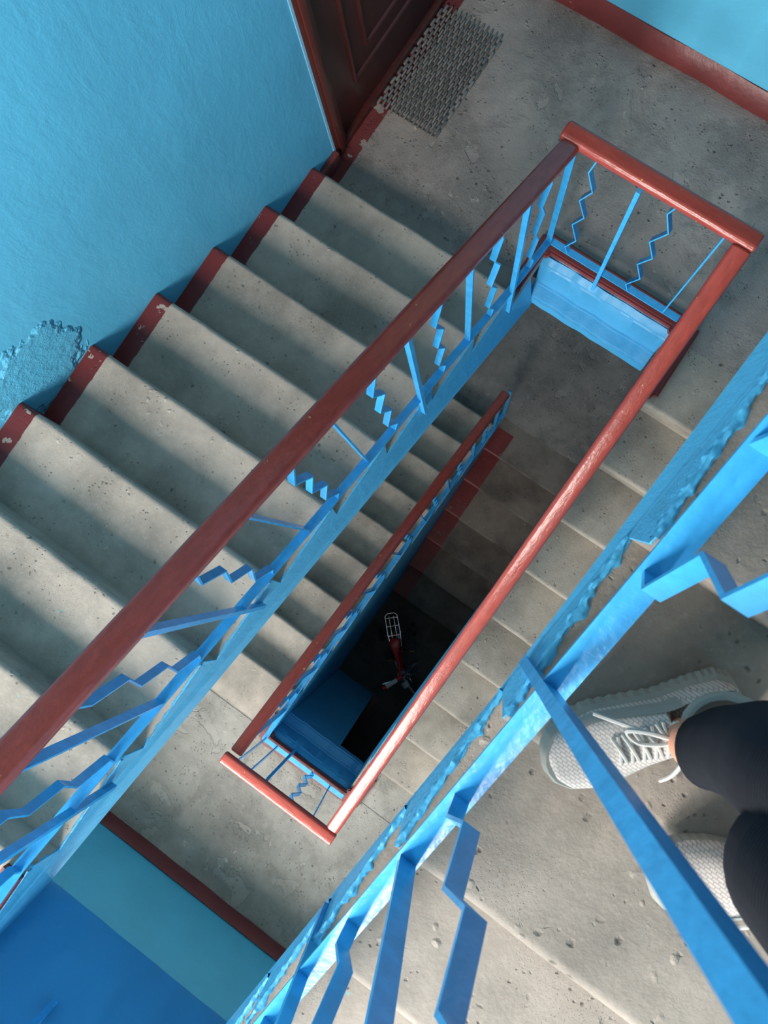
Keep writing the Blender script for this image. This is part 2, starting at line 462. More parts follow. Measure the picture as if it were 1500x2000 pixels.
# baseboards
def baseboard(name, x0, x1, y, z, s, label):
    pts = [(y, z), (y + s * .032, z), (y + s * .030, z + .052), (y + s * .003, z + .105), (y, z + .105)]
    bm = prism(pts, 'x', x0, x1)
    bmesh.ops.subdivide_edges(bm, edges=[e for e in bm.edges if abs(e.verts[0].co.x - e.verts[1].co.x) > .5], cuts=36)
    for v in bm.verts:
        if abs(v.co.y - y) > .002:
            v.co.y += .006 * noise.noise((v.co.x * 4, z, 0)); v.co.z += (.004 * noise.noise((v.co.x * 6, z + 9, 0)) if v.co.z > z + .01 else 0)
    tag(obj(name, bm, M_red, None, 30, 'structure'), label, 'baseboard')
baseboard('baseboard_north', XW, XE, YN, 0, -1, 'red-brown painted skirting along the bright blue wall, top right')
pts = [(YS, -H), (YS + .04, -H), (YS + .036, -H + .045), (YS + .008, -H + .075), (YS, -H + .075)]
baseboard('baseboard_south', XW, XE, YS + .008, -H, 1, 'red-brown skirting between the lower half landing and its blue wall')

# ground level
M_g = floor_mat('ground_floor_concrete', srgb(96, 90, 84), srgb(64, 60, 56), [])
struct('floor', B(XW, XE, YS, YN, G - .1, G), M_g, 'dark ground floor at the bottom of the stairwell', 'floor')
bm = bmesh.new(); box(bm, .09, .475, -2.68, -2.56, G, -H - .32)
struct('wall_entrance', bm, M_side, 'blue wall stub standing on the ground floor under the half landing', 'wall')
struct('trim_1', B(.477, .54, -3.62, -2.57, G, G + .012, bev=.003), M_red, 'dark red edging on the ground floor beside the blue wall stub', 'edging')

# ------------------------------------------------------------------ flights of stairs
def flight(name, label, x0, x1, y1, z0, n, d, face, mats, y_start, y_end, low=None, waist=.40, solid=False):
    """nose k at y1 + d*(k-1)*T, z0 + k*R. face = -1 if the well side is x0, +1 if it is x1. low(y): x of the lower edge of the well side"""
    t = thing('stair_flight', label, 'stairs', ((x0 + x1) / 2, y1, z0), kind='structure')
    m_step, m_body = mats
    foot = lambda k: (y1 + d * (k - 1) * T + d * OV, z0 + (k - 1) * R)
    nl = lambda y: z0 + R + (y - y1) * d * SR
    fn = foot(n + 1)
    if solid:
        pts = [foot(1), (fn[0], fn[1]), (fn[0], z0)]
    else:
        f1 = foot(1)
        pts = [(y_start, z0 - .0605), (f1[0], z0 - .0605), f1, (fn[0], fn[1] - .001), (fn[0], nl(fn[0]) - waist), (y_start, nl(y_start) - waist)]
    def sh(p, side):
        if low is None or (face < 0) != (side == 0): return 0.0
        if p[1] < nl(p[0]) - waist + .02: return low(p[0]) - (x0 if face < 0 else x1)
        return 0.0
    obj('stringer', prism(pts, 'x', x0, x1, sh), m_body, t)
    for k in range(1, n + 1):
        yn = y1 + d * (k - 1) * T; zt = z0 + k * R; rr = .020
        poly = [foot(k), (yn + d * .002, zt - rr)]
        for i in range(1, 6):
            a = math.radians(180 - 90 * i / 5)
            poly.append((yn + d * rr + d * rr * math.cos(a), zt - rr + rr * math.sin(a)))
        b = foot(k + 1)
        poly += [(b[0] - d * .02, zt), (b[0], zt)]
        e = .0
        bm = prism(poly, 'x', x0 + e, x1 - e)
        bmesh.ops.recalc_face_normals(bm, faces=bm.faces)
        lng = [ed for ed in bm.edges if abs(ed.verts[0].co.x - ed.verts[1].co.x) > .3]
        bmesh.ops.subdivide_edges(bm, edges=lng, cuts=22)
        for v in bm.verts:      # worn, slightly uneven nosing
            if abs(v.co.y - yn) < .03 and v.co.z > zt - .05:
                v.co.y += .0035 * noise.noise((v.co.x * 7, k * 3.1, z0)); v.co.z += .0025 * noise.noise((v.co.x * 9, k * 5.3, z0 + 4))
        obj('step', bm, m_step, t, 35)
    return t

MB = step_mat('wide_step_concrete', 0.0, (1, XW, .07))
MD = step_mat('lower_step_concrete', 0.09, None)
MC = step_mat('inner_step_concrete', CX, None, srgb(166, 156, 143), srgb(128, 121, 111))
MA = step_mat('near_step_concrete', WX, None, srgb(164, 152, 141), srgb(126, 117, 108), .004)
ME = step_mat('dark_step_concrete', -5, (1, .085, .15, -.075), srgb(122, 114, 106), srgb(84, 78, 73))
lowB = lambda y: .034 if y > -1.9 else .034 - .05 * (-1.9 - y)
lowA = lambda y: .607 + (-.58 - y) * .036
FB = flight('B', 'wide flight of worn grey steps rising along the blue wall, left of the well', XW, 0.0, YB, 0, N, -1, 1, (MB, M_side), .06, -2.62, lowB)
FD = flight('D', 'flight of grey steps below the wide one, half hidden under its blue side', XW, .09, YB, -2 * H, N, -1, 1, (MD, M_side), .06, -2.62)
FA = flight('A', 'near flight of pitted concrete steps where the person stands', WX, XE, YA, H, N, 1, -1, (MA, M_side), -2.62, .14, lowA)
FC = flight('C', 'flight of beige steps seen between the red handrail and the near blue side', CX, XE, YA, -H, N, 1, -1, (MC, M_side), -2.62, .14)
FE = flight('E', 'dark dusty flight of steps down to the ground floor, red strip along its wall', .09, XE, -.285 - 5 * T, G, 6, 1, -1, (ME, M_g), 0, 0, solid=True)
# landing behind the last flight
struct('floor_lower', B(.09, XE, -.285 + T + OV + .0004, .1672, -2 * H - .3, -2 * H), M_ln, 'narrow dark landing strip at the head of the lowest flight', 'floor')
# blue wall closing the well under the lower flight
pts = [(.14, -2 * H - .001), (.14, G), (-2.56, G), (-2.56, -H - .33), (-2.45, -H - .33)]
nlD = lambda y: -2 * H + R + (YB - y) * SR
pts = [(.14, G), (-2.56, G), (-2.56, nlD(-2.56) - .36), (.06, nlD(.06) - .36), (.14, nlD(.06) - .36)]
struct('wall_under_flight', prism(pts, 'x', .03, .088), M_side, 'blue wall between the lower flight and the dark steps', 'wall')

def crust(parent, fx, y1, z0, d, out, n0, n1, amp):
    """thick flaking paint wrapped over the well edge of every tread"""
    bm = bmesh.new(); n01 = lambda *p: .5 + .5 * noise.noise(p)
    for k in range(n0, n1 + 1):
        ya = y1 + d * (k - 1) * T + d * .010; yb = y1 + d * k * T + d * OV; z = z0 + k * R
        m, q = 110, 12; rows = []
        for i in range(m + 1):
            y = ya + (yb - ya) * i / m
            wt = max(.0015, amp * (-.35 + 2.4 * n01(y * 26, k, 3) ** 1.3 + .5 * noise.noise((y * 95, k, 8))))
            wf = .010 + .022 * n01(y * 18, k, 5)
            row = []
            for j in range(q + 1):
                u = -1 + 2 * j / q
                th = amp * (1 - u * u) * (.10 + .75 * n01(y * 60, u * 3, k) ** 2 + .30 * n01(y * 170, u * 6, k + 5)) - .0006 * (abs(u) > .95)
                if u <= 0: x, zz = fx + out * th, z + u * wf
                else: x, zz = fx - out * u * wt, z + th
                if abs(u) < .2: x, zz = fx + out * th * .7 - out * max(0, u) * wt, z + min(0, u) * wf + th * .7
                row.append(bm.verts.new((x, y, zz)))
            rows.append(row)
        for i in range(m):
            for j in range(q): bm.faces.new((rows[i][j], rows[i][j + 1], rows[i + 1][j + 1], rows[i + 1][j]))
    return obj('paint_crust', bm, M_side, parent, 70)
crust(FA, WX, YA, H, 1, -1, 1, 9, .0105)
crust(FB, 0.0, YB, 0, -1, 1, 1, 9, .0045)

# ------------------------------------------------------------------ railings
RW, RH = .064, .042
def handrail(pts, parent, up=(0, 0, 1), w=RW, h=RH):
    prof = rrect(w, h, .016, 4)
    P = [Vector(p) for p in pts]
    path = []
    for i in range(len(P) - 1):
        m = 26
        for k in range(m): path.append(P[i].lerp(P[i + 1], k / m))
    path.append(P[-1])
    a = (path[1] - path[0]).normalized(); b = (path[-1] - path[-2]).normalized()
    path = [path[0] - a * .006] + path + [path[-1] + b * .006]
    sc = [.82] + [1 + .02 * noise.noise(Vector(p) * 5) for p in path[1:-1]] + [.82]
    return obj('handrail', loft(path, prof, sc, up), M_railx if abs((P[-1] - P[0]).x) > .4 else M_rail, parent, 30)

def lerp_tab(tab, y):
    tab = sorted(tab)
    for (a, za), (b, zb) in zip(tab, tab[1:]):
        if a <= y <= b: return za + (zb - za) * (y - a) / (b - a)
    return tab[0][1] + (y - tab[0][0]) * (tab[1][1] - tab[0][1]) / (tab[1][0] - tab[0][0]) if y < tab[0][0] else tab[-1][1] + (y - tab[-1][0]) * (tab[-1][1] - tab[-2][1]) / (tab[-1][0] - tab[-2][0])

def zig(y, zb, zt, amp, per=.108, phase=1, rnd=0):
    pts = [(y, zb)]; z = zb + .045; s = phase
    while z < zt - .04:
        pts.append((y + s * amp * (1 + .12 * random.uniform(-1, 1)), z)); s = -s; z += per * (1 + .1 * random.uniform(-1, 1))
    pts.append((y, zt)); return pts

def flat_railing(parent, axis, off, rail_tab, hand_tab, bars, drop, ends, wbar=.024, wrail=.029, skew=0.0, lean=None, leanx=0.0, poff=0.0):
    """bars: list of (coord, kind) kind s straight / p post reaching down to the flight side / z zigzag"""
    def done(nm, bm):
        for v in bm.verts:
            v.co.x += skew * v.co.y - (leanx * (v.co.z - lerp_tab(rail_tab, v.co.y)) if leanx else 0)
            if lean: v.co.y += lean[1] * (v.co.z - lean[0])
        obj(nm, bm, M_bar, parent)
    bm = bmesh.new()
    pts = [(y, lerp_tab(rail_tab, y)) for y in sorted(set([ends[0], ends[1]] + [q[0] for q in rail_tab if ends[0] < q[0] < ends[1]]))]
    ribbon(bm, pts, axis, off, wrail, .006); done('bottom_rail', bm)
    for i, (y, k) in enumerate(bars):
        zt = lerp_tab(hand_tab, y) - .012; zb = lerp_tab(rail_tab, y)
        bm = bmesh.new()
        if k == 'z':
            ribbon(bm, zig(y, zb, zt, .019, phase=1 if i % 2 else -1), axis, off, .022, .005)
            done('zigzag_baluster', bm)
        elif k == 'p':
            ribbon(bm, [(y, zb - drop(y)), (y, zt)], axis, off + poff, .020, .015)
            done('post', bm)
        else:
            ribbon(bm, [(y, zb), (y, zt)], axis, off, wbar, .006)
            done('baluster', bm)

# wide flight (left)
handB = [(-1.86, 1.955), (-2.6, 2.345), (.13, .885)]
railB = [(.17, .112), (-.133, .228), (-.60, .500), (-1.10, .762), (-1.60, 1.07), (-2.30, 1.475), (-2.62, 1.50)]
barsB = [(.165, 's'), (.005, 'z'), (-.133, 'p'), (-.285, 'z'), (-.430, 's'), (-.600, 'z'), (-.737, 'p'), (-.885, 'z'), (-1.030, 's'), (-1.185, 'z'),
         (-1.315, 's'), (-1.475, 'z'), (-1.597, 'p'), (-1.755, 'z'), (-1.885, 's'), (-2.045, 'z'), (-2.170, 'p'), (-2.310, 'z'), (-2.45, 's'), (-2.62, 's')]
rb = thing('stair_railing', 'blue railing with long red-brown handrail on the wide left flight', 'railing', (0, YB, 0), 'stair railings')
handrail([(-.006, .125, .885), (-.006, -1.86, 1.955), (-.006, -2.60, 2.345)], rb)
flat_railing(rb, 'x', -.003, railB, handB, barsB, lambda y: .22, (-2.62, .17), poff=.011)

# landing railing
rn = thing('landing_railing', 'short blue railing with chipped red handrail across the landing edge before the door mat', 'railing', (.3, .17, 0), 'landing railings')
handrail([(-.042, .158, .893), (.632, .158, .893)], rn)
flat_railing(rn, 'y', .178, [(-.05, .098), (.7, .098)], [(-.1, .88), (.7, .88)],
             [(.088, 'z'), (.250, 'p'), (.376, 'z'), (.545, 's')], lambda y: .16, (0.0, .612), lean=(.1, -.025), poff=-.030)

# flight C
handC = [(-2.57, -.535), (.13, .885)]
railC = [(-2.62, -H + .10), (-2.35, -H + .17), (.17, .12)]
rc = thing('stair_railing', 'inner red handrail over the beige steps, glossy white at its lower end', 'railing', (.62, YA, -H), 'stair railings')
handrail([(.662, -2.545, -.525), (.605, .125, .880)], rc)
barsC = [(-2.62 + .1475 * i, 'spzszpzszszszpzszpz'[i]) for i in range(19)]
flat_railing(rc, 'x', .6485, railC, handC, barsC[1:], lambda y: .17, (-2.62, .17), skew=-.0178, leanx=.05)

# lower half landing railing
rs = thing('landing_railing', 'short blue railing with glossy pinkish red handrail across the lower half landing', 'railing', (.36, -2.65, -H), 'landing railings')
handrail([(.026, -2.588, -.522), (.690, -2.588, -.522)], rs)
flat_railing(rs, 'y', -2.668, [(0, -H + .07), (1, -H + .07)], [(0, -.53), (1, -.53)],
             [(.082, 's'), (.165, 's'), (.265, 'p'), (.420, 'z'), (.555, 's')], lambda y: .16, (.07, .655), lean=(-H + .07, .085), poff=.045)

# flight D
handD = [(-2.57, -.548), (-.05, -1.80)]
railD = [(.15, -2 * H + .13), (-.133, -2 * H + .235), (-2.35, -2 * H + 1.47), (-2.67, -H + .08)]
rd = thing('stair_railing', 'thin distant railing deep in the well, dark red handrail with a free rounded end', 'railing', (.075, YB, -2 * H), 'stair railings')
handrail([(.064, -.045, -1.80), (.060, -2.545, -.560)], rd)
flat_railing(rd, 'x', .078, railD, handD, [(0.0, 's')] + [(y, k) for y, k in barsB if -2.55 < y < -.1], lambda y: .17, (-2.67, .0))

# near flight A
handA = [(-2.60, 2.25), (.13, 3.66)]
nlA = lambda y: H + R + (y - YA) * SR
railA = [(-2.62, H + .16), (-2.40, nlA(-2.40) + .09), (-1.4, nlA(-1.4) + .085), (-.9, nlA(-.9) + .075), (.15, nlA(.15) + .08)]
ra = thing('stair_railing', 'nearest blue railing of flat bars in front of the white shoes', 'railing', (.612, YA, H), 'stair railings')
handrail([(.632, -2.60, 2.25), (.632, .13, 3.66)], ra)
barsA = [(-2.62, 's'), (-2.43, 'p'), (-2.275, 'z'), (-2.125, 's'), (-1.965, 'z'), (-1.830, 'p'), (-1.672, 'z'), (-1.518, 's'), (-1.385, 'z'), (-1.200, 'p'),
         (-1.032, 'z'), (-.885, 's'), (-.735, 'z'), (-.590, 'p'), (-.44, 'z'), (-.295, 's'), (-.15, 'z'), (.0, 'p'), (.15, 's')]
flat_railing(ra, 'x', .613, railA, handA, barsA, lambda y: .24, (-2.62, .15), .026, .034, poff=-.008)

# upper half landing railing
ru = thing('landing_railing', 'railing on the edge of the upper half landing, only its post foot showing, bottom left', 'railing', (.3, -2.65, H), 'landing railings')
handrail([(-.03, -2.60, 2.30), (.66, -2.60, 2.28)], ru)
flat_railing(ru, 'y', -2.662, [(0, H + .10), (1, H + .10)], [(0, 2.29), (1, 2.27)],
             [(.11, 'z'), (.225, 'p'), (.40, 'z'), (.53, 's')], lambda y: .20, (0.0, .64), lean=(H + .1, .05), poff=.030)

# ------------------------------------------------------------------ door
def door():
    t = thing('door_1', 'dark red-brown panelled door at the top of the photo', 'door', (XW, DY0, 0), kind='structure')
    s = NT('dark_brown_wood')
    v = s.scale(s.pos(), (8, 8, .8)); g = s.noise(5, 5, .6, v, .5)
    s.out(s.mix(s.ramp(g, .3, .7), srgb(58, 26, 24), srgb(78, 34, 30)), .3, s.bump(g, .12, .002), spec=.5); m = s.m
    m2 = plain('door_frame_brown', srgb(100, 42, 34), .3, var=.1)
    bm = bmesh.new()
    for y0, y1 in ((DY0, DY0 + .075), (DY1 - .075, DY1)):
        box(bm, XW - .12, XW + .006, y0, y1, .012, DZ1 - .075, bev=.006)
        box(bm, XW - .12, XW + .014, y0 + .02, y1 - .02, .013, DZ1 - .08, bev=.005)
    box(bm, XW - .12, XW + .008, DY0, DY1, DZ1 - .075, DZ1, bev=.006)
    obj('door_frame', bm, m2, t)
    obj('threshold', B(XW - .14, XW + .004, DY0 + .01, DY1 - .01, 0.0, .035, bev=.005), m, t)
    X = XW - .022
    leaf = obj('door_leaf', B(X - .05, X, DY0 + .077, DY1 - .077, .038, DZ1 - .078, bev=.004), m, t)
    for z0, z1 in ((.245, .98), (1.12, 1.88)):
        for ins in (0.0, .098):
            bm = bmesh.new(); a, b = DY0 + .225 + ins, DY1 - .225 - ins; p, q = z0 + ins, z1 - ins
            for (ya, za), (yb, zb) in (((a, p), (b, p)), ((b, p), (b, q)), ((b, q), (a, q)), ((a, q), (a, p))):
                loft([(X, ya, za), (X, yb, zb)], circ(8, .010), bm=bm)
            mo = obj('panel_moulding', bm, m, leaf)
    hb = bmesh.new(); tube([(X, DY1 - .13, 1.02), (X + .05, DY1 - .13, 1.02), (X + .05, DY1 - .24, 1.02)], .010, 10, hb)
    box(hb, X, X + .006, DY1 - .15, DY1 - .11, .92, 1.10, bev=.002)
    obj('door_handle', hb, plain('nickel', srgb(170, 170, 165), .3, 1.0), leaf)
    # white plaster bead down the jamb
    obj('jamb_bead', B(XW, XW + .004, DY0 - .012, DY0 - .0005, .03, DZ1 + .01), plain('pale_blue_bead', srgb(150, 205, 232), .5), t)
door()
# raised red block at the foot of the door jamb beside the first step
struct('trim_2', B(XW, XW + .03, -.117, .03, .0, .085, bev=.008), M_red, 'small red-brown painted skirting between first step and door', 'edging')

# ------------------------------------------------------------------ door mat
def mat_():
    t = thing('door_mat', 'grey woven rubber link mat lying before the brown door', 'mat', (-.845, .59, 0))
    s = NT('grey_rubber'); rnd = s.n('ShaderNodeNewGeometry').outputs['Random Per Island']
    c = s.mix(rnd, srgb(92, 89, 87), srgb(138, 134, 130)); s.out(c, .65, s.bump(s.noise(180, 2), .3, .001))
    bm = bmesh.new(); x0, x1, y0, y1 = -1.0, -.683, .335, .855
    nc = 27; px = (x1 - x0) / nc
    for i in range(nc):
        x = x0 + (i + .5) * px; off = (i % 2) * .026
        edge = i < 2 or i > nc - 3
        for j in range(10):
            y = y0 + j * .052 + off + .016
            wd = .0125 if edge else .0088; L = .036 if edge else .041
            a = random.uniform(-.02, .02)
            b2 = bmesh.new(); box(b2, -wd / 2, wd / 2, -L / 2, L / 2, 0.001, .0125, bev=.0035, seg=2)
            bmesh.ops.rotate(b2, verts=b2.verts, cent=(0, 0, 0), matrix=Matrix.Rotation(a, 3, 'Z'))
            bmesh.ops.translate(b2, verts=b2.verts, vec=(x, y + random.uniform(-.003, .003), 0))
            me = bpy.data.meshes.new('tmp'); b2.to_mesh(me); b2.free(); bm.from_mesh(me); bpy.data.meshes.remove(me)
    obj('links', bm, s.m, t)
    bm = bmesh.new()
    for j in range(20):
        y = y0 + .003 + j * .026
        tube([(x0 + .004, y, .006), (x1 - .004, y, .006)], .0018, 6, bm)
    obj('rods', bm, plain('rod_steel', srgb(70, 68, 66), .5, .8), t)
mat_()

# ------------------------------------------------------------------ bicycle
def bicycle():
    ax = Vector((.335, -1.965, G)); hd = Vector((.70, -.714, 0)).normalized(); sd = Vector((-hd.y, hd.x, 0))
    P = lambda f, s, z: ax + hd * f + sd * s + Vector((0, 0, z))
    t = thing('bicycle', 'small red child bicycle with wire rear carrier standing at the bottom of the well', 'bicycle', ax)
    red = plain('bicycle_red', srgb(190, 28, 30), .3); blk = plain('black_rubber', srgb(28, 28, 30), .6)
    chrome = plain('chrome', srgb(200, 200, 200), .22, 1.0); white = plain('bar_pad_white', srgb(205, 205, 200), .4)
    dark = plain('dark_fender', srgb(30, 40, 44), .25, coat=.6); org = plain('orange_reflector', srgb(240, 150, 60), .3); grey = plain('grey_plastic', srgb(165, 170, 175), .35)
    wr = .17; zc = wr
    st = P(.345, 0, 0); fd = Vector((.92, -.39, 0)).normalized(); fs = Vector((-fd.y, fd.x, 0))
    Q = lambda f, s, z: st + fd * f + fs * s + Vector((0, 0, z))
    def ring(fn, c, r, rad, n=28):
        bm = bmesh.new(); pts = [fn(c + r * math.cos(2 * math.pi * i / n), 0, zc + r * math.sin(2 * math.pi * i / n)) for i in range(n)]
        rings = []
        for i, p in enumerate(pts):
            ctr = fn(c, 0, zc); rv = (p - ctr).normalized(); sv = (fn(0, 1, 0) - fn(0, 0, 0))
            rings.append([bm.verts.new(p + rv * rad * math.cos(a) + sv * rad * math.sin(a)) for a in [2 * math.pi * k / 8 for k in range(8)]])
        for i in range(n):
            for k in range(8):
                bm.faces.new((rings[i][k], rings[i][(k + 1) % 8], rings[(i + 1) % n][(k + 1) % 8], rings[(i + 1) % n][k]))
        return bm
    for nm, fn, c in (('rear_wheel', P, 0.0), ('front_wheel', Q, .06)):
        wh = obj(nm, ring(fn, c, wr - .018, .017), blk, t)
        obj('rim', ring(fn, c, wr - .04, .008), chrome, wh)
        bm = bmesh.new()
        for k in range(14):
            a = 2 * math.pi * k / 14
            tube([fn(c, .012 * (-1) ** k, zc), fn(c + (wr - .04) * math.cos(a), 0, zc + (wr - .04) * math.sin(a))], .0012, 4, bm)
        obj('spokes', bm, chrome, wh)
        bm = bmesh.new(); tube([fn(c, -.05, zc), fn(c, .05, zc)], .014, 10, bm); obj('hub', bm, chrome, wh)
        bm = bmesh.new(); pts = [fn(c + (wr + .012) * math.cos(a), 0, zc + (wr + .012) * math.sin(a)) for a in [math.radians(q) for q in range(20, 200, 12)]]
        if nm == 'front_wheel': pts = [fn(c + (wr + .012) * math.cos(a), 0, zc + (wr + .012) * math.sin(a)) for a in [math.radians(q) for q in range(10, 160, 12)]]
        loft(pts, rrect(.05, .012, .005, 3), up=tuple(fn(0, 1, 0) - fn(0, 0, 0)), bm=bm)
        bm2 = bm
        obj('fender', bm2, dark if nm == 'rear_wheel' else grey, t)
    bb = (.17, 0, .15); seat = (.12, 0, .40); head = (.335, 0, .47); headlow = (.352, 0, .36)
    bm = bmesh.new()
    for a, b, r in ((bb, seat, .014), (bb, headlow, .017), (seat, head, .013), (headlow, head, .018)): tube([P(*a), P(*b)], r, 10, bm)
    for s in (-1, 1):
        tube([P(bb[0], s * .03, bb[2]), P(0, s * .045, zc)], .008, 8, bm); tube([P(seat[0], s * .012, seat[2] - .03), P(0, s * .045, zc)], .007, 8, bm)
    obj('frame', bm, red, t)
    bm = bmesh.new()
    for s in (-1, 1): tube([Q(0, s * .03, .36), Q(.06, s * .045, zc)], .010, 8, bm)
    tube([Q(0, 0, .35), Q(0, 0, .37)], .036, 8, bm)
    obj('fork', bm, grey, t)
    bm = bmesh.new(); tube([P(.12, 0, .39), P(.105, 0, .47)], .011, 8, bm); obj('seat_post', bm, chrome, t)
    bm = bmesh.new(); loft([P(.02, 0, .49), P(.05, 0, .495), P(.10, 0, .49), P(.16, 0, .485), P(.215, 0, .485)], rrect(.10, .04, .018, 4), [.55, (1.0, 1), (.8, 1), (.4, .9), (.25, .6)], up=(0, 0, 1), bm=bm)
    obj('saddle', bm, red, t)
    # handlebar
    bmh = bmesh.new(); tube([Q(0, 0, .46), Q(-.01, 0, .60)], .013, 10, bmh)
    tube(smooth_path([Q(-.06, -.20, .66), Q(-.04, -.13, .66), Q(-.01, -.03, .60), Q(-.01, .03, .60), Q(-.03, .13, .66), Q(-.05, .20, .66)], 5), .010, 8, bmh)
    hb = obj('handlebar', bmh, chrome, t)
    for s, mm in ((-1, blk), (1, blk)):
        bm = bmesh.new(); tube([Q(-.045, s * .13, .66), Q(-.065, s * .22, .66)], .016, 10, bm); obj('grip', bm, mm, hb)
        bm = bmesh.new(); tube(smooth_path([Q(-.02, s * .09, .655), Q(.02, s * .11, .65), Q(.02, s * .2, .645)], 4), .005, 6, bm); obj('brake_lever', bm, chrome, hb)
    bm = bmesh.new(); tube([Q(-.008, -.12, .655), Q(-.006, -.02, .625)], .019, 10, bm); obj('bar_pad', bm, white, hb)
    bm = bmesh.new(); tube([Q(-.008, -.015, .622), Q(-.008, .03, .615)], .021, 10, bm); obj('bar_pad_band', bm, red, hb)
    bm = bmesh.new(); tube([Q(-.01, -.15, .66), Q(-.008, -.122, .655)], .021, 10, bm); obj('bar_pad_band', bm, red, hb)
    bm = bmesh.new(); tube([Q(.05, 0, .47), Q(.10, 0, .47)], .032, 12, bm); obj('headlamp', bm, grey, t)
    # cranks
    bm = bmesh.new(); tube([P(bb[0], -.06, bb[2]), P(bb[0], .06, bb[2])], .012, 8, bm)
    tube([P(bb[0], .06, bb[2]), P(bb[0] - .03, .07, bb[2] + .07)], .006, 6, bm); tube([P(bb[0], -.06, bb[2]), P(bb[0] + .03, -.07, bb[2] - .07)], .006, 6, bm)
    cr = obj('crank', bm, chrome, t)
    for s, f, z in ((1, -.03, .07), (-1, .03, -.07)):
        c = P(bb[0] + f, s * .11, bb[2] + z); bm = bmesh.new()
        loft([c - hd * .035, c + hd * .035], rrect(.075, .022, .006, 2), up=(0, 0, 1), bm=bm); pd = obj('pedal', bm, blk, cr)
        bm = bmesh.new(); loft([c + hd * .0355, c + hd * .039], rrect(.05, .014, .004, 2), up=(0, 0, 1), bm=bm); obj('reflector', bm, org, pd)
    bm = bmesh.new(); loft([P(0, .05, zc + .035), P(.17, .05, .195)], rrect(.012, .04, .005, 2), up=(0, 0, 1), bm=bm)
    loft([P(0, .05, zc - .03), P(.17, .05, .105)], rrect(.012, .02, .005, 2), up=(0, 0, 1), bm=bm); obj('chain_guard', bm, dark, t)
    # carrier
    bm = bmesh.new(); zc2 = .395
    lp = [P(.10, -.045, zc2), P(-.02, -.055, zc2), P(-.17, -.052, zc2), P(-.19, -.03, zc2), P(-.19, .03, zc2), P(-.17, .052, zc2), P(-.02, .055, zc2), P(.10, .045, zc2)]
    tube(lp, .0042, 6, bm)
    for s in (-.02, .02): tube([P(.05, s, zc2), P(-.165, s, zc2)], .003, 6, bm)
    for f in (-.15, -.08, .0, .06): tube([P(f, -.052, zc2), P(f, .052, zc2)], .003, 6, bm)
    for s in (-1, 1): tube([P(0, s * .05, zc), P(-.05, s * .052, zc2)], .004, 6, bm)
    obj('carrier', bm, chrome, t)
    for s in (-1, 1):
        bm = bmesh.new(); tube([P(0, s * .05, zc), P(0, s * .12, .12), P(0, s * .135, .07)], .007, 8, bm); tw = obj('stabiliser_arm', bm, chrome, t)
        bm = bmesh.new(); tube([P(0, s * .135, .06), P(0, s * .165, .06)], .06, 16, bm); obj('stabiliser_wheel', bm, blk, tw)
bicycle()

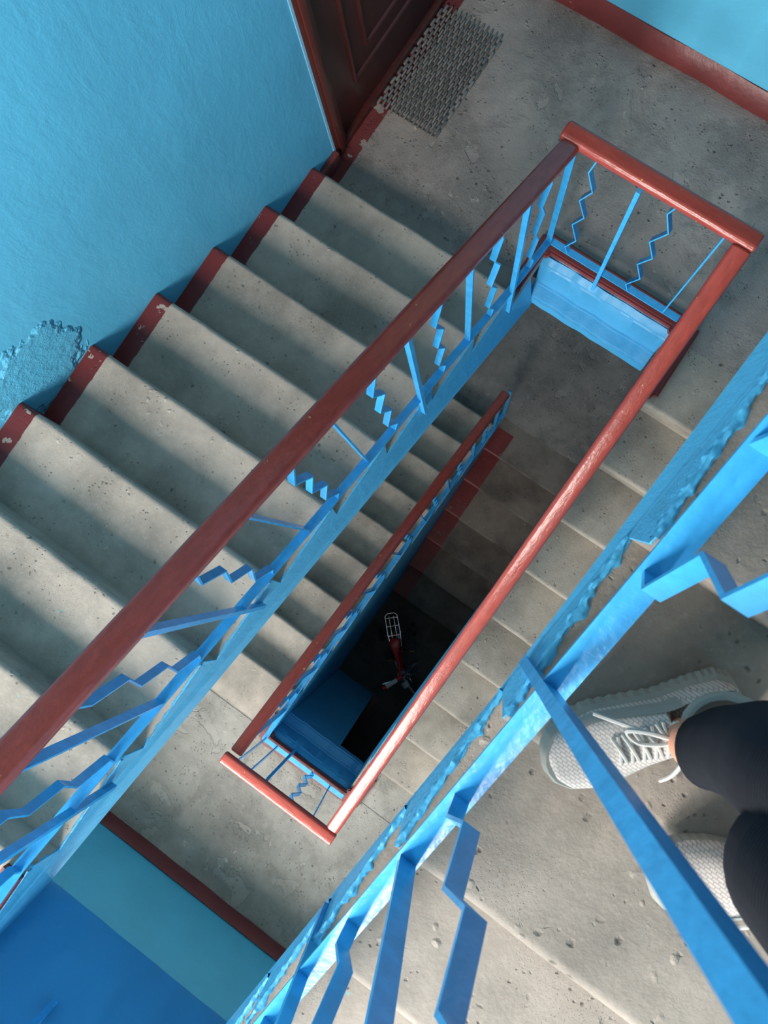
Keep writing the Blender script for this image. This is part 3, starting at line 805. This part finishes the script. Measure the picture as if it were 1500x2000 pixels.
# ------------------------------------------------------------------ person
def person():
    Z5 = H + 5 * R
    skin = plain('skin', srgb(206, 142, 112), .5, var=.06)
    s = NT('black_ribbed_knit'); x, y, z = s.xyz()
    rib = s.math('SINE', s.math('MULTIPLY', s.math('ADD', z, s.math('MULTIPLY', s.noise(6, 2), .02)), 1500.0))
    s.out(s.mix(s.ramp(rib, -1, 1), srgb(16, 18, 24), srgb(30, 33, 42)), .85, s.bump(rib, .5, .002), spec=.2); blk = s.m
    top_m = plain('dark_grey_jersey', srgb(44, 46, 54), .9, bs=300)
    a1, k1, h1 = Vector((.778, -1.158, Z5 + .10)), Vector((.765, -1.118, Z5 + .43)), Vector((.885, -1.03, Z5 + .80))
    a2, k2, h2 = Vector((.960, -1.238, Z5 + .10)), Vector((.784, -1.180, Z5 + .44)), Vector((.915, -1.20, Z5 + .80))
    pel, chest, neck, head = Vector((.91, -1.115, Z5 + .83)), Vector((.90, -1.13, Z5 + 1.12)), Vector((.835, -1.14, Z5 + 1.33)), Vector((.79, -1.145, Z5 + 1.48))
    sh = [Vector((.87, -.965, Z5 + 1.27)), Vector((.88, -1.31, Z5 + 1.27))]
    el = [Vector((.80, -.82, Z5 + 1.13)), Vector((.86, -1.48, Z5 + 1.00))]
    wr_ = [Vector((.67, -.72, Z5 + 1.085)), Vector((.70, -1.56, Z5 + .71))]
    f1 = Vector((-.58, -.81, 0)).normalized(); f2 = Vector((-.81, -.58, 0)).normalized()
    bm = bmesh.new(); lay = bm.verts.layers.skin.verify()
    def V(p, r, root=False):
        v = bm.verts.new(p); v[lay].radius = (r, r); v[lay].use_root = root; return v
    def chain(v0, lst):
        for p, r in lst:
            v = V(p, r); bm.edges.new((v0, v)); v0 = v
        return v0
    p0 = V(pel, .105, True)
    c0 = chain(p0, [(pel.lerp(chest, .5), .095), (chest, .11), (chest.lerp(neck, .62), .085)])
    n0 = chain(c0, [(neck, .048), (neck.lerp(head, .5), .05)])
    chain(n0, [(head, .078), (head + Vector((-.012, 0, .075)), .070)])
    for (a, k, h, f) in ((a1, k1, h1, f1), (a2, k2, h2, f2)):
        chain(p0, [(h, .078), (h.lerp(k, .5), .068), (k, .050), (k.lerp(a, .35) - f * .012, .048), (a, .030), (a - Vector((0, 0, .05)) - f * .01, .024), (a - Vector((0, 0, .066)) + f * .05, .016)])
    for i in (0, 1):
        e = chain(c0, [(sh[i], .048), (el[i], .034), (wr_[i], .024)])
        along = Vector((0, SR, 0)) if False else Vector((0, 1, SR)).normalized()
        dirp = (Vector((.632, wr_[i].y, lerp_tab(handA, wr_[i].y) + .034)) - wr_[i]).normalized()
        palm = wr_[i] + dirp * .045
        pv = chain(e, [(palm, .024)])
        for q, L in ((-.030, .070), (-.010, .078), (.010, .074), (.030, .060)):
            base = palm + dirp * .030 + along * q
            b0 = V(base, .009); bm.edges.new((pv, b0))
            chain(b0, [(base + Vector((-.035, 0, .000)), .0085), (base + Vector((-.052, 0, -.028)), .008), (base + Vector((-.046, 0, -.028 - (L - .05))), .007)])
        tb = palm + along * (-.03 if i else .03) * (-1)
        b0 = V(palm - dirp * .008 + along * (.026 if i else -.026), .011); bm.edges.new((pv, b0))
        chain(b0, [(palm + dirp * .01 + along * (.05 if i else -.05) + Vector((0, 0, -.01)), .0095), (palm + dirp * .02 + along * (.06 if i else -.06) + Vector((.0, 0, -.035)), .008)])
    me = bpy.data.meshes.new('person'); bm.to_mesh(me); bm.free(); me.materials.append(skin)
    po = bpy.data.objects.new('person', me); C.objects.link(po)
    tag(po, 'person in black ribbed leggings and white sneakers leaning over the near railing', 'person')
    sk = po.modifiers.new('skin', 'SKIN'); sk.use_smooth_shade = True
    sb = po.modifiers.new('sub', 'SUBSURF'); sb.levels = 1; sb.render_levels = 2
    # face and hair (above the frame)
    fwd = Vector((-.75, 0, -.66)).normalized(); upv = Vector((-.66, 0, .75)); sdv = Vector((0, 1, 0)); hc = head + Vector((-.005, 0, .035))
    bm = bmesh.new()
    bmesh.ops.create_uvsphere(bm, u_segments=20, v_segments=14, radius=1)
    for v in list(bm.verts):
        d = v.co.copy(); k = 1.0
        v.co = hc + fwd * (d.x * .098 - .022) + sdv * d.y * .092 + upv * (d.z * .112 + .012)
    cut = [f for f in bm.faces if (f.calc_center_median() - hc).dot(fwd) > .045]
    bmesh.ops.delete(bm, geom=cut, context='FACES')
    obj('hair', bm, plain('brown_hair', srgb(58, 40, 30), .6, bs=90), po)
    for e in (-1, 1):
        bm = bmesh.new(); bmesh.ops.create_uvsphere(bm, u_segments=12, v_segments=8, radius=.012)
        bmesh.ops.translate(bm, verts=bm.verts, vec=hc + fwd * .078 + sdv * e * .032 + upv * .0); obj('eye', bm, plain('eye_white_%d' % (e + 1), srgb(225, 222, 218), .2), po)
    bm = bmesh.new(); tube([hc + fwd * .08 + upv * .01, hc + fwd * .108 - upv * .028, hc + fwd * .085 - upv * .035], .010, 8, bm); obj('nose', bm, skin, po)
    bm = bmesh.new(); tube([hc + fwd * .080 - upv * .058 + sdv * -.022, hc + fwd * .088 - upv * .058, hc + fwd * .080 - upv * .058 + sdv * .022], .006, 6, bm); obj('mouth', bm, plain('lips', srgb(176, 92, 88), .4), po)
    # leggings
    bm = bmesh.new()
    for (a, k, h, f, l) in ((a1, k1, h1, f1, 0), (a2, k2, h2, f2, 1)):
        calf = k.lerp(a, .38) - f * .014
        path = smooth_path([a + Vector((0, 0, .014)) + (k - a) * (.15 if l == 0 else .08), a.lerp(calf, .55) - f * .006, calf, k, k.lerp(h, .5), h + Vector((0, 0, .02))], 7)
        kf = [.040, .047, .056, .057, .078, .094]; sc = []
        for i in range(len(path)):
            u = i / (len(path) - 1) * 5; j = min(int(u), 4); w_ = u - j; w_ = w_ * w_ * (3 - 2 * w_)
            sc.append((kf[j] * (1 - w_) + kf[j + 1] * w_) * (1.05 if l and .5 < u < 3.6 else 1))
        tube(path, 1.0, 28, bm, sc)
    loft(smooth_path([pel - Vector((0, 0, .10)), pel, pel + Vector((0, 0, .10))], 4), circ(24, 1), [(.13, .10)] * 3 + [(.165, .115)] * 3 + [(.155, .112)] * 3, up=(1, 0, 0), bm=bm)
    obj('leggings', bm, blk, po, 60)
    bm = bmesh.new()
    loft(smooth_path([pel + Vector((0, 0, .06)), pel.lerp(chest, .5), chest, chest.lerp(neck, .55), chest.lerp(neck, .80)], 4), circ(24, 1),
         [(.165, .118)] * 4 + [(.150, .110)] * 4 + [(.165, .118)] * 4 + [(.16, .085)] * 3 + [(.12, .075), (.065, .065)], up=(1, 0, 0), bm=bm)
    for i in (0, 1): tube(smooth_path([sh[i].lerp(chest, .2), sh[i], sh[i].lerp(el[i], .5), el[i], el[i].lerp(wr_[i], .8)], 4), 1, 14, bm, [.055] * 4 + [.056] * 4 + [.05] * 4 + [.045] * 4 + [.034])
    obj('jersey', bm, top_m, po, 60)

    # sneakers -------------------------------------------------------
    s = NT('pale_knit'); kn = s.n('ShaderNodeTexBrick'); vec = s.n('ShaderNodeTexCoord').outputs['Object']
    s.set(kn.inputs['Vector'], vec); kn.inputs['Scale'].default_value = 62; kn.inputs['Mortar Size'].default_value = .035
    kn.inputs['Color1'].default_value = (*srgb(208, 198, 190), 1); kn.inputs['Color2'].default_value = (*srgb(196, 189, 183), 1); kn.inputs['Mortar'].default_value = (*srgb(158, 152, 148), 1)
    s.out(kn.outputs['Color'], .85, s.bump(kn.outputs['Fac'], -.6, .002), spec=.2); knit = s.m
    solem = plain('grey_green_sole', srgb(146, 146, 138), .6, bs=200, bst=.1); lacem = plain('pale_lace', srgb(188, 187, 182), .8, bs=400)
    panel = plain('grey_side_panel', srgb(152, 152, 146), .8, bs=300); inner = plain('shoe_lining', srgb(120, 104, 94), .9)
    def shoe(toe, heel, side, label):
        toe = Vector(toe); heel = Vector(heel); ax = (toe - heel).normalized(); L = (toe - heel).length
        lat = Vector((0, 0, 1)).cross(ax)        # left of the foot
        W_ = lambda f, l, z: heel + ax * (f * L) + lat * (l * side) + Vector((0, 0, z))   # l>0: outer edge
        outl = [(0, .0, .030), (.02, .026, .030), (.08, .036, .033), (.2, .038, .034), (.38, .037, .029), (.55, .044, .033), (.70, .050, .041), (.82, .046, .041), (.92, .034, .034), (.98, .017, .020), (1.0, .004, .006)]
        def half(f):
            for (a, o, i), (b, o2, i2) in zip(outl, outl[1:]):
                if a <= f <= b:
                    u = (f - a) / (b - a); return o + (o2 - o) * u, i + (i2 - i) * u
            return .004, .004
        def outline(n, grow):
            out = []
            fs = [.5 - .5 * math.cos(math.pi * i / n) for i in range(n + 1)]
            for f in fs: o, i = half(f); out.append((f, o))
            res = [(f, half(f)[0]) for f in fs] + [(f, -half(f)[1]) for f in fs[::-1]]
            c = []
            m = len(res)
            for q in range(m):
                f, l = res[q]; cx = (f - .5) * L; r = math.hypot(cx, l)
                c.append(((f - .5) * (1 + .45 * grow / (.5 * L)) + .5, l + (grow if l > 0 else -grow) * min(1, abs(l) / .02)))
            return c
        # sole with ribbed side
        n = 60; ol = outline(n, 0.0); bm = bmesh.new(); rings = []
        for z, g, rib in ((0, .002, 0), (.006, .008, 1), (.020, .011, 1), (.031, .006, 1), (.036, .000, 0)):
            o2 = outline(n, g); rr = []
            for q, (f, l) in enumerate(o2):
                k = .0011 * (1 if q % 2 else -1) * rib * min(1, max(0, (.93 - f) / .05))
                if l < 0: l += .85 * g * min(1, abs(l) / .02)
                rr.append(bm.verts.new(W_(f, l + (k if l > 0 else -k), z + .006 * max(0, f - .88) / .12 + (.004 if f < .15 and z > .01 else 0))))
            rings.append(rr)
        m = len(rings[0])
        for a in range(len(rings) - 1):
            for q in range(m):
                bm.faces.new((rings[a][q], rings[a][(q + 1) % m], rings[a + 1][(q + 1) % m], rings[a + 1][q]))
        bm.faces.new(rings[0][::-1]); bm.faces.new(rings[-1])
        so = thing('sneaker', label, None, heel); so.parent = po
        obj('sole', bm, solem, so, 25)
        # upper: arches across the foot
        hz = [(0.0, .055), (.06, .088), (.14, .096), (.24, .090), (.34, .098), (.42, .094), (.52, .082), (.64, .068), (.78, .056), (.90, .050), (.97, .046), (1.0, .036)]
        def hh(f):
            for (a, o), (b, o2) in zip(hz, hz[1:]):
                if a <= f <= b: return o + (o2 - o) * (f - a) / (b - a)
        bm = bmesh.new(); rings = []; fs = [.5 - .5 * math.cos(math.pi * i / 44) for i in range(45)]
        for f in fs:
            o, i = half(f); hgt = hh(f); rr = []
            for q in range(25):
                a = math.pi * q / 24; ca, sa = math.cos(a), math.sin(a)
                l = (o if ca > 0 else i) * (1 if ca > 0 else -1) * abs(ca) ** .75; z = .030 + (hgt - .030) * sa ** .8
                if f < .36 and sa > .75: z -= min(.05, (sa - .75) * .25) * (1 if f > .04 else .3)   # mouth of the shoe
                rr.append(bm.verts.new(W_(.008 + f * .986, l * (1.0 if l > 0 else 1.05), z)))
            rings.append(rr)
        for a in range(len(rings) - 1):
            for q in range(24): bm.faces.new((rings[a][q], rings[a][q + 1], rings[a + 1][q + 1], rings[a + 1][q]))
        obj('upper', bm, knit, so, 60)
        # collar
        bm = bmesh.new(); cp = []
        for q in range(25):
            a = 2 * math.pi * q / 24; f = .20 + .165 * math.cos(a); l = .031 * math.sin(a)
            cp.append(W_(f, l, .090 + .010 * math.cos(a) ** 2 + (.008 if math.cos(a) < -.5 else 0)))
        tube(cp, .0055, 8, bm, cap=False); obj('collar', bm, panel, so)
        bm = bmesh.new(); bm.faces.new([bm.verts.new(W_(.20 + .16 * math.cos(2 * math.pi * q / 24), .030 * math.sin(2 * math.pi * q / 24), .084)) for q in range(24)]); obj('lining', bm, inner, so)
        # side band on the outer edge
        bm = bmesh.new(); ra = []
        for i in range(19):
            f = .30 + .50 * i / 18; o, ii = half(f); hgt = hh(f); rr = []
            for th in (16, 26, 36, 46):
                a = math.radians(th); rr.append(bm.verts.new(W_(.012 + f * .976, o * .97 * abs(math.cos(a)) ** .75 + .0012, .030 + (hgt - .03) * math.sin(a) ** .8 + .0012)))
            ra.append(rr)
        for i in range(18):
            for q in range(3): bm.faces.new((ra[i][q], ra[i][q + 1], ra[i + 1][q + 1], ra[i + 1][q]))
        obj('side_band', bm, panel, so)
        # heel pull tab and tongue
        bm = bmesh.new(); loft([W_(.39, 0, .098), W_(.36, 0, .112), W_(.33, 0, .124)], rrect(.042, .006, .0025, 3), up=tuple(ax), bm=bm); obj('tongue', bm, knit, so)
        surf = lambda f, l: W_(f, l, .030 + (hh(f) - .03) * max(0, 1 - (abs(l) / (half(f)[0] if l > 0 else half(f)[1])) ** 2.6) ** .45 + .003)
        bm = bmesh.new()
        for k in range(5):
            f = .43 + .052 * k; sp = .021 - .001 * k
            tube(smooth_path([surf(f, -sp), surf(f + .012, 0) + Vector((0, 0, .003)), surf(f + .03, sp)], 4), .0022, 6, bm)
            tube(smooth_path([surf(f, sp), surf(f + .012, 0) + Vector((0, 0, .001)), surf(f + .03, -sp)], 4), .0022, 6, bm)
        kn_ = surf(.41, 0) + Vector((0, 0, .008))
        wv = lambda f, l, z: W_(f, l, z)
        tube(smooth_path([kn_, wv(.50, .018, .112), wv(.60, .026, .094), wv(.57, .008, .090), wv(.48, .0, .100), kn_], 7), .0026, 6, bm)
        tube(smooth_path([kn_, wv(.36, .018, .122), wv(.28, .022, .128), wv(.28, -.010, .126), wv(.35, -.016, .118), kn_], 7), .0026, 6, bm)
        tube(smooth_path([kn_, wv(.52, .02, .106), wv(.64, .040, .078), wv(.70, .050, .060)], 7), .0026, 6, bm)
        tube(smooth_path([kn_, wv(.42, -.025, .100), wv(.46, -.050, .060), wv(.50, -.066, .018)], 7), .0026, 6, bm)
        bmesh.ops.create_uvsphere(bm, u_segments=10, v_segments=8, radius=.006, matrix=Matrix.Translation(kn_))
        obj('laces', bm, lacem, so)
    shoe((.677, -1.287, Z5), (.826, -1.076, Z5), -1, 'white knit sneaker with its toe at the step edge')
    shoe((.854, -1.322, Z5), (1.062, -1.172, Z5), 1, 'white knit sneaker half hidden by the black legging')
person()
